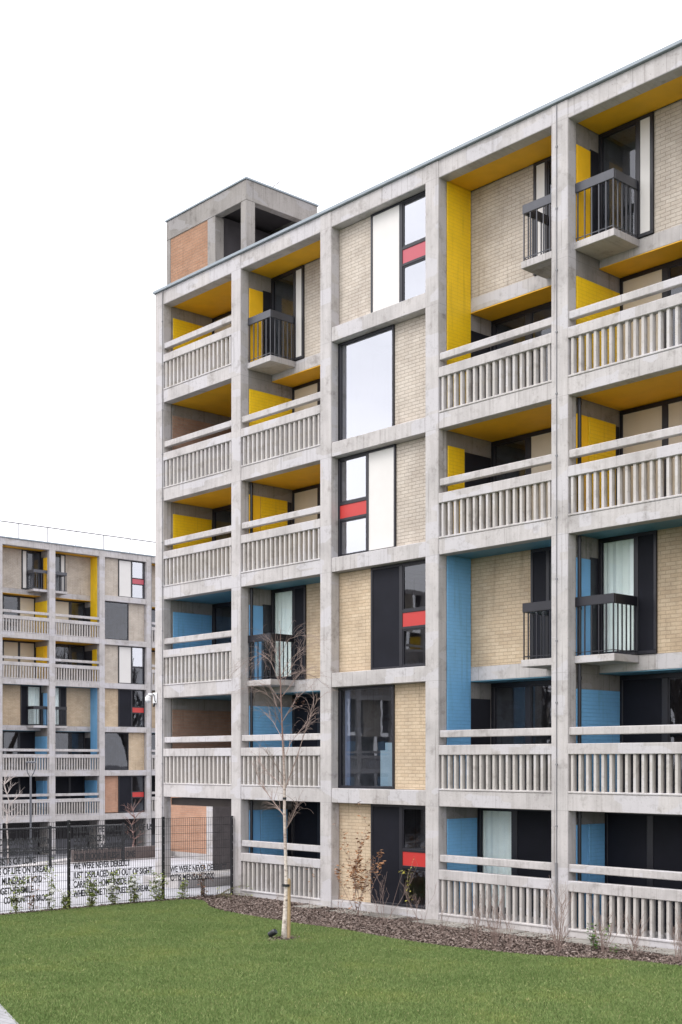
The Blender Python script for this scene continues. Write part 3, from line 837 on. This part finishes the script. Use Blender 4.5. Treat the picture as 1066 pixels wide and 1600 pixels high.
MB().tube([(0.015,.015,-.1),(.02,.02,.4),(.022,.02,1.10),(.022,.02,1.13)],[.042,.041,.040,.025],10).build('stake',plain('stake_wood',(.42,.30,.17),.8,.25,6),stake)
# garden spotlight beside the birch
sp=thing('garden_spotlight','small black ground spotlight beside the foot of the birch','spotlight',(9.98,-4.28,0))
MB().tube([(0,0,-.05),(0,0,.08)],.012,6).build('spike',blk,sp)
MB().tube([(-.05,-.02,.07),(.05,.02,.13),(.07,.03,.142)],[.05,.06,.055],12).build('lamp_housing',blk,sp)
MB().tube([(.06,.025,.134),(.078,.032,.148)],[.05,.05],12).build('lens',plain('lens_glass',(.05,.06,.07),.1,.1,5),sp)

leafm=island('rose_leaf',[(.13,.18,.045),(.20,.26,.065),(.28,.33,.09),(.40,.43,.15)],.6)
yleaf=island('yellow_leaf',[(.45,.40,.05),(.6,.55,.12),(.25,.3,.08)],.6)
bleaf=island('brown_leaf',[(.20,.095,.045),(.30,.15,.07),(.40,.22,.11)],.8)
rleaf=island('reddish_leaf',[(.20,.10,.08),(.28,.16,.12),(.2,.18,.08)],.8)
petal=plain('white_petal',(.85,.85,.83),.6,.03,5)
stemm=plain('green_brown_stem',(.12,.10,.06),.8,.3,9)
grey_twig=plain('grey_red_twig',(.25,.18,.155),.85,.3,9)
def leaf(m,q,size,rr):
    a=rr.uniform(0,6.28); e=Vector((math.cos(a),math.sin(a),rr.uniform(-.5,.6))).normalized(); s_=e.cross(Vector((rr.uniform(-.4,.4),rr.uniform(-.4,.4),1))).normalized()
    m.poly([q-e*size*.1,q+e*size*.45+s_*size*.34,q+e*size,q+e*size*.45-s_*size*.34])
def rose(y,h,spread,nleaf,flowers,label,lm,seed,lname='foliage',dx=.12):
    rr=random.Random(seed); t=thing('rose_bush',label,'shrub',(2.95+dx,y,0),0,'climbing roses along the fence')
    st=MB(); lf=MB(); tips=[]
    for k in range(rr.randint(4,6)):
        p=Vector((rr.uniform(-.05,.05),rr.uniform(-.06,.06),-.02)); d=Vector((rr.uniform(-.1,.25),rr.uniform(-spread,spread),1)).normalized(); pts=[p]; n=7; hh=h*rr.uniform(.5,1)
        for i in range(n):
            d=(d+Vector((rr.uniform(-.15,.15),rr.uniform(-.25,.25)*max(.4,spread*2),.1))).normalized(); pts.append(pts[-1]+d*hh/n)
        st.tube(pts,[.007*(1-.6*i/n) for i in range(n+1)],4,cap=False); tips.append(pts)
    for k in range(int(nleaf*2.2)):
        pts=rr.choice(tips); i=rr.randint(1,len(pts)-1); q=pts[i-1].lerp(pts[i],rr.random())+Vector((rr.gauss(0,.045),rr.gauss(0,.055),rr.gauss(0,.04)))
        for c in range(3): leaf(lf,q+Vector((rr.uniform(-.02,.02),rr.uniform(-.02,.02),rr.uniform(-.02,.02))),rr.uniform(.045,.08),rr)
    st.build('stem',stemm,t); lf.build(lname,lm,t)
    for (fy,fz) in flowers:
        f=MB(); c=Vector((.17,fy,fz))
        for ring,(nr,el,sz) in enumerate(((6,.15,.095),(5,.7,.08),(4,1.2,.06))):
            for j in range(nr):
                a=6.283*j/nr+ring*.5+rr.uniform(-.2,.2); e=Vector((math.cos(a)*math.cos(el),math.sin(a)*math.cos(el),math.sin(el))); s_=Vector((-math.sin(a),math.cos(a),0))
                f.poly([c,c+e*sz*.6+s_*sz*.55,c+e*sz*1.15,c+e*sz*.6-s_*sz*.55])
        f.build('flower',petal,t)
    return t
rose(-5.88,1.0,.22,60,[(.03,.35)],'leafy rose bush with one low white bloom, leftmost along the mesh fence',leafm,1)
rose(-5.47,.95,.10,16,[],'nearly bare reddish rose bush between two leafy ones along the fence',rleaf,2)
rose(-5.06,1.25,.12,46,[(-.08,.28),(.0,.42),(-.03,.20)],'tall narrow rose bush with a cluster of low white blooms',leafm,3)
rose(-4.62,.50,.45,60,[(-.27,.42),(-.18,.34)],'low spreading rose bush with white blooms left of the fence post',leafm,4)
rose(-3.97,.98,.28,80,[],'bushy flowerless rose bush just right of the middle fence post',leafm,5)
rose(-3.40,.90,.2,66,[(-.22,.40),(-.14,.46),(-.2,.30)],'rose bush with white blooms on its left under the word THEY',leafm,6)
rose(-2.82,.92,.2,74,[(-.16,.44),(-.1,.53),(-.08,.36)],'rose bush with large white blooms under the word TRIED',leafm,7)
rose(-2.14,.85,.35,84,[(-.1,.5)],'wide rose bush growing in front of the end fence post of the poem',leafm,8)
rose(-1.43,.52,.2,40,[],'small low green rose bush in the short fence panel',leafm,9)
rose(-.80,.85,.15,40,[],'upright rose bush with reddish tip in the short fence panel',rleaf,10)
def sprawl(x,y,h,label,lm,seed,reach,nl):
    rr=random.Random(seed); t=thing('shrub',label,'shrub',(x,y,0)); st=MB(); lf=MB()
    for k in range(9):
        a=rr.uniform(-.5,1.0); d=Vector((math.cos(a),math.sin(a),rr.uniform(.5,1.5))).normalized(); pts=[Vector((0,0,-.02))]
        for i in range(7):
            d=(d+Vector((rr.uniform(-.15,.25),rr.uniform(-.15,.25),-.12))).normalized(); pts.append(pts[-1]+d*reach*rr.uniform(.8,1.1)/7)
        st.tube(pts,[.007*(1-.6*i/7) for i in range(8)],4,cap=False)
        for j in range(nl):
            i=rr.randint(2,7); leaf(lf,pts[i]+Vector((rr.gauss(0,.03),rr.gauss(0,.03),rr.gauss(0,.03))),rr.uniform(.03,.06),rr)
    st.build('stem',stemm,t); lf.build('foliage',lm,t)
sprawl(3.5,-.72,.6,'arching leafy shrub sprawling at the corner of fence and block',leafm,21,.95,9)
def twiggy(x,y,h,label,seed,n=7,spread=.35,depth=2,leafmat=None,nl=0,lsz=.05,name='bare_shrub',group=None,mat=None,top_only=0,r0=.005):
    rr=random.Random(seed); t=thing(name,label,'shrub',(x,y,0),0,group); m=MB(); allp=[]
    def grow(p,d,ln,r,dp):
        pts=[p]
        for i in range(5):
            d=(d+Vector((rr.uniform(-.22,.22),rr.uniform(-.22,.22),.10))).normalized(); pts.append(pts[-1]+d*ln/5)
        m.tube(pts,[max(.002,r*(1-.6*i/5)) for i in range(6)],4,cap=False); allp.extend(pts[1:])
        if dp>0:
            for k in range(rr.randint(2,4)):
                i=rr.randint(1,5); q=(d+Vector((rr.uniform(-.9,.9),rr.uniform(-.9,.9),rr.uniform(-.1,.6)))).normalized()
                grow(pts[i],q,ln*rr.uniform(.3,.6),r*.6,dp-1)
    for k in range(max(1,int(n*.8))):
        a=rr.uniform(0,6.28); q=rr.uniform(0,spread)
        grow(Vector((rr.uniform(-.05,.05),rr.uniform(-.05,.05),-.03)),Vector((math.cos(a)*q,math.sin(a)*q,1)).normalized(),h*rr.uniform(.55,1),r0,depth)
    m.build('stem',mat or grey_twig,t)
    if leafmat:
        lf=MB(); zs=max(p.z for p in allp)
        cand=[p for p in allp if p.z>zs*top_only]
        for k in range(nl):
            q=rr.choice(cand)+Vector((rr.gauss(0,.025),rr.gauss(0,.025),rr.gauss(0,.025))); leaf(lf,q,lsz*rr.uniform(.6,1.2),rr)
        lf.build('foliage',leafmat,t)
    return t
twiggy(6.77,-1.43,.9,'thin leafless stem in the mulch just left of the birch',31,2,.1,1)
twiggy(7.6,-1.3,1.0,'thin dark sapling stem with few leaves right of the birch',32,2,.15,1,bleaf,16,.05)
twiggy(8.1,-.9,.75,'low bare twig shrub before the concrete pillar',33,3,.35,1,bleaf,14,.05)
twiggy(8.62,-.75,1.38,'bushy shrub with dry brown leaves in front of the tan brick',34,9,.5,2,bleaf,620,.09)
twiggy(9.45,-.7,1.62,'tall thin stem topped with yellow leaves before the black panel',35,2,.06,0,yleaf,22,.05,top_only=.9)
twiggy(9.85,-.62,1.3,'slim stem with yellow green leaves beside the red window panel',36,2,.12,1,yleaf,46,.042,top_only=.3)
twiggy(9.75,-1.15,.95,'tangled bare shrub spreading below the black ground floor panel',37,7,.9,2)
twiggy(10.65,-.95,.8,'loose bare shrub at the foot of the pillar right of the red panel',38,5,.8,2)
twiggy(11.45,-1.2,.62,'low open shrub of few bare twigs left of the dense twiggy ones',39,5,.7,1)
g_='grey red twiggy shrubs along the mulch bed'
twiggy(12.85,-1.75,.70,'leftmost of the dense upright twiggy shrubs in the bed',40,10,.28,2,group=g_)
twiggy(13.35,-1.8,.80,'dense upright reddish twig shrub second from left in the bed',41,14,.22,2,group=g_)
twiggy(13.85,-1.95,.60,'thin twig shrub near the lawn edge before the cable column',42,5,.3,2,group=g_)
twiggy(14.65,-1.65,.98,'largest twiggy shrub standing before the column with the cable',43,22,.33,2,group=g_)
twiggy(15.25,-1.15,.72,'twiggy shrub just right of the green leafy plant',44,13,.4,2,group=g_)
twiggy(15.75,-.95,.72,'vase shaped bare shrub between its two neighbours on the right',45,9,.38,2,group=g_)
twiggy(16.7,-1.05,.80,'bare shrub at the right edge of the view',46,12,.4,2,group=g_)
gleaf=island('green_leaf',[(.05,.12,.025),(.09,.18,.035),(.14,.23,.05)],.6)
twiggy(14.95,-.95,.50,'small bright green leafy plant between bare shrubs',47,8,.3,1,gleaf,150,.07,name='leafy_plant')
twiggy(15.55,-1.25,.16,'tiny low green weed at the lawn edge',48,6,.8,1,gleaf,40,.06,name='weed')

# plants beyond the terrace
pale=plain('pale_bark',(.42,.37,.35),.8,.2,5)
def sapling(loc,h,label,seed,mat,n=1,name='sapling',cat='tree'):
    rr=random.Random(seed); t=thing(name,label,cat,loc); m=MB(); tk=MB()
    pts=[Vector((rr.uniform(-.02,.02)*i,rr.uniform(-.02,.02)*i,h*i/8-.05)) for i in range(9)]
    tk.tube(pts,[.035*(1-.8*i/8)+.004 for i in range(9)],6); tk.build('trunk',mat,t)
    for k in range(22):
        i=rr.randint(3,8); a=rr.uniform(0,6.28); twigs(m,pts[i],(math.cos(a),math.sin(a),.9),h*.22,.012,1,rr,.1)
    m.build('branches',mat,t)
q=px_world(12,1345,43.5); sapling((q.x,q.y,-.1),2.7,'pale leafless sapling behind the black railing beside the street lamp',61,pale)
q=px_world(208,1345,46); sapling((q.x,q.y,-.5),2.1,'reddish bare sapling between railing and low brown wall',62,plain('red_bark',(.25,.15,.13),.8,.2,5))

# woodland across the grounds, mirrored in the lower windows
wm=MB(); rr=random.Random(77)
wood=plain('wood_bark',(.07,.055,.05),.9,.3,2)
def bare_tree(m,base,h):
    def grow(p,d,ln,r,dp):
        pts=[p]
        for i in range(4):
            d=(d+Vector((rr.uniform(-.2,.2),rr.uniform(-.2,.2),rr.uniform(-.05,.18)))).normalized(); pts.append(pts[-1]+d*ln/4)
        m.tube(pts,[max(.012,r*(1-.45*i/4)) for i in range(5)],4 if dp<3 else 6,cap=False)
        if dp>0:
            for k in range(4 if dp>1 else 5):
                i=rr.randint(2,4) if dp==4 else rr.randint(1,4)
                q=(d+Vector((rr.uniform(-1,1),rr.uniform(-1,1),rr.uniform(-.2,.6)))).normalized()
                grow(pts[i],q,ln*rr.uniform(.5,.72),r*.55,dp-1)
    grow(Vector(base),Vector((0,0,1)),h*.42,h*.022,4)
for (x,y,h) in ((-16,-24,14),(-9,-27,14.5),(-24,-20,14),(-3,-30,14),(-31,-30,14),(-20,-36,13),(-11,-38,13),(3,-34,12),(-38,-22,12),(-2,34,17),(5,42,18),(-8,44,18),(12,36,17),(18,46,18)):
    bare_tree(wm,(x,y,-.5),h)
tag(wm.build('woodland',wood),kind='stuff',label='bare winter trees across the grounds mirrored in the lower windows')
# the far block runs on to the left, out of the frame, and shows in the lower windows
ext=thing('apartment_block','same distant block running on out of the frame to the left','building',(-37.6,11.5,.08),R(90))
MB.mirror=True
fr_=MB(); br_=MB(); bl_=MB(); pan=MB(); ylw=MB(); blu=MB(); dk=MB()
for b in range(22):
    c=b*BW; w_=b%5==4
    fr_.box(c-.19,c+.19,0,.25,-2.4,RT)
    for L in range(7):
        z1=F[L] if L<6 else RT
        if not(not w_ and L in (2,5)): fr_.box(c+.19,c+BW-.19,.012,.26,z1-.33,z1)
        if L==6: continue
        zt=F[L+1]-.34
        if w_:
            br_.box(c+.19,c+1.3,.24,.4,F[L],zt); pan.box(c+1.3,c+2.2,.22,.4,F[L],zt); dk.box(c+2.2,c+BW-.19,.23,.4,F[L],zt)
        elif L in (2,5):
            br_.box(c+1.4,c+BW-.19,1.0,1.2,F[L]-.3,zt+.3); dk.box(c+.19,c+1.4,1.0,1.2,F[L],zt+.3)
        else:
            dk.box(c+.19,c+BW-.19,1.7,1.8,F[L],zt+.1); (ylw if L>=3 else blu).box(c+.19,c+.25,.27,1.7,F[L],F[L]+2)
            fr_.box(c+.19,c+BW-.19,0,.15,F[L]+.745,F[L]+.95); fr_.box(c+.19,c+BW-.19,.03,.15,F[L]+1.11,F[L]+1.26)
            for k in range(17): fr_.box(c+.19+.175*k+.04,c+.19+.175*k+.115,.03,.12,F[L],F[L]+.75)
    dk.box(c,c+BW,2,2.1,-2.4,F[0]-.3)
for nm,mb,mt_ in (('frame',fr_,'conc'),('brick_wall',br_,'brick_pale'),('infill_panel',pan,'white'),('glazed_wall',dk,'void'),('side_panel',ylw,'yellow'),('side_panel',blu,'blue')): mb.build(nm,M[mt_],ext)
ext.location.y=11.5-.1; 
MB.mirror=False

# ------------------------------------------------------------------ light, sky, camera
SUN_EL,SUN_AZ=R(52),R(200)     # azimuth from +Y, clockwise
wd=bpy.data.worlds.new('World'); scene.world=wd; wd.use_nodes=True; nt=wd.node_tree
bg=nt.nodes['Background']; sky=nt.nodes.new('ShaderNodeTexSky'); sky.sky_type='NISHITA'; sky.sun_disc=False
sky.sun_elevation=SUN_EL; sky.sun_rotation=SUN_AZ; sky.air_density=1.0; sky.dust_density=6; sky.ozone_density=1
hs=N(nt,'ShaderNodeHueSaturation',Saturation=.12,Value=1.0); nt.links.new(sky.outputs[0],hs.inputs['Color'])
cl=nz(nt,mapped(nt,coords(nt,'Generated'),(1.6,1.6,4)),1.0,5,.6)
cc_=ramp(nt,cl,[(.32,(.76,.77,.80)),(.5,(.95,.95,.97)),(.68,(1.12,1.12,1.11))])
c=mix(nt,hs.outputs[0],mix(nt,(15.4,15.3,15.7),cc_,1.0,'MULTIPLY'),.82)
nt.links.new(c,bg.inputs['Color']); bg.inputs['Strength'].default_value=.11
sl=bpy.data.lights.new('sun','SUN'); sl.energy=1.1; sl.angle=R(25); sl.color=(1,.965,.92)
so=bpy.data.objects.new('sun',sl); COL.objects.link(so)
sd_=Vector((math.sin(SUN_AZ)*math.cos(SUN_EL),math.cos(SUN_AZ)*math.cos(SUN_EL),math.sin(SUN_EL)))
so.rotation_euler=sd_.to_track_quat('Z','Y').to_euler(); so.location=(0,-20,40)
cd=bpy.data.cameras.new('camera'); co=bpy.data.objects.new('camera',cd); COL.objects.link(co); scene.camera=co
cd.sensor_fit='HORIZONTAL'; cd.sensor_width=24; cd.lens=24*2000/1066; cd.shift_y=390/1066; cd.clip_end=3000; cd.clip_start=.1
co.location=CAM
co.rotation_euler=(R(90),0,math.atan2(-VD.x,VD.y))
vs=scene.view_settings; vs.view_transform='Standard'; vs.look='None'; vs.exposure=.57; vs.gamma=1
scene.cycles.max_bounces=8; scene.cycles.transparent_max_bounces=12
scene.cycles.use_denoising=True
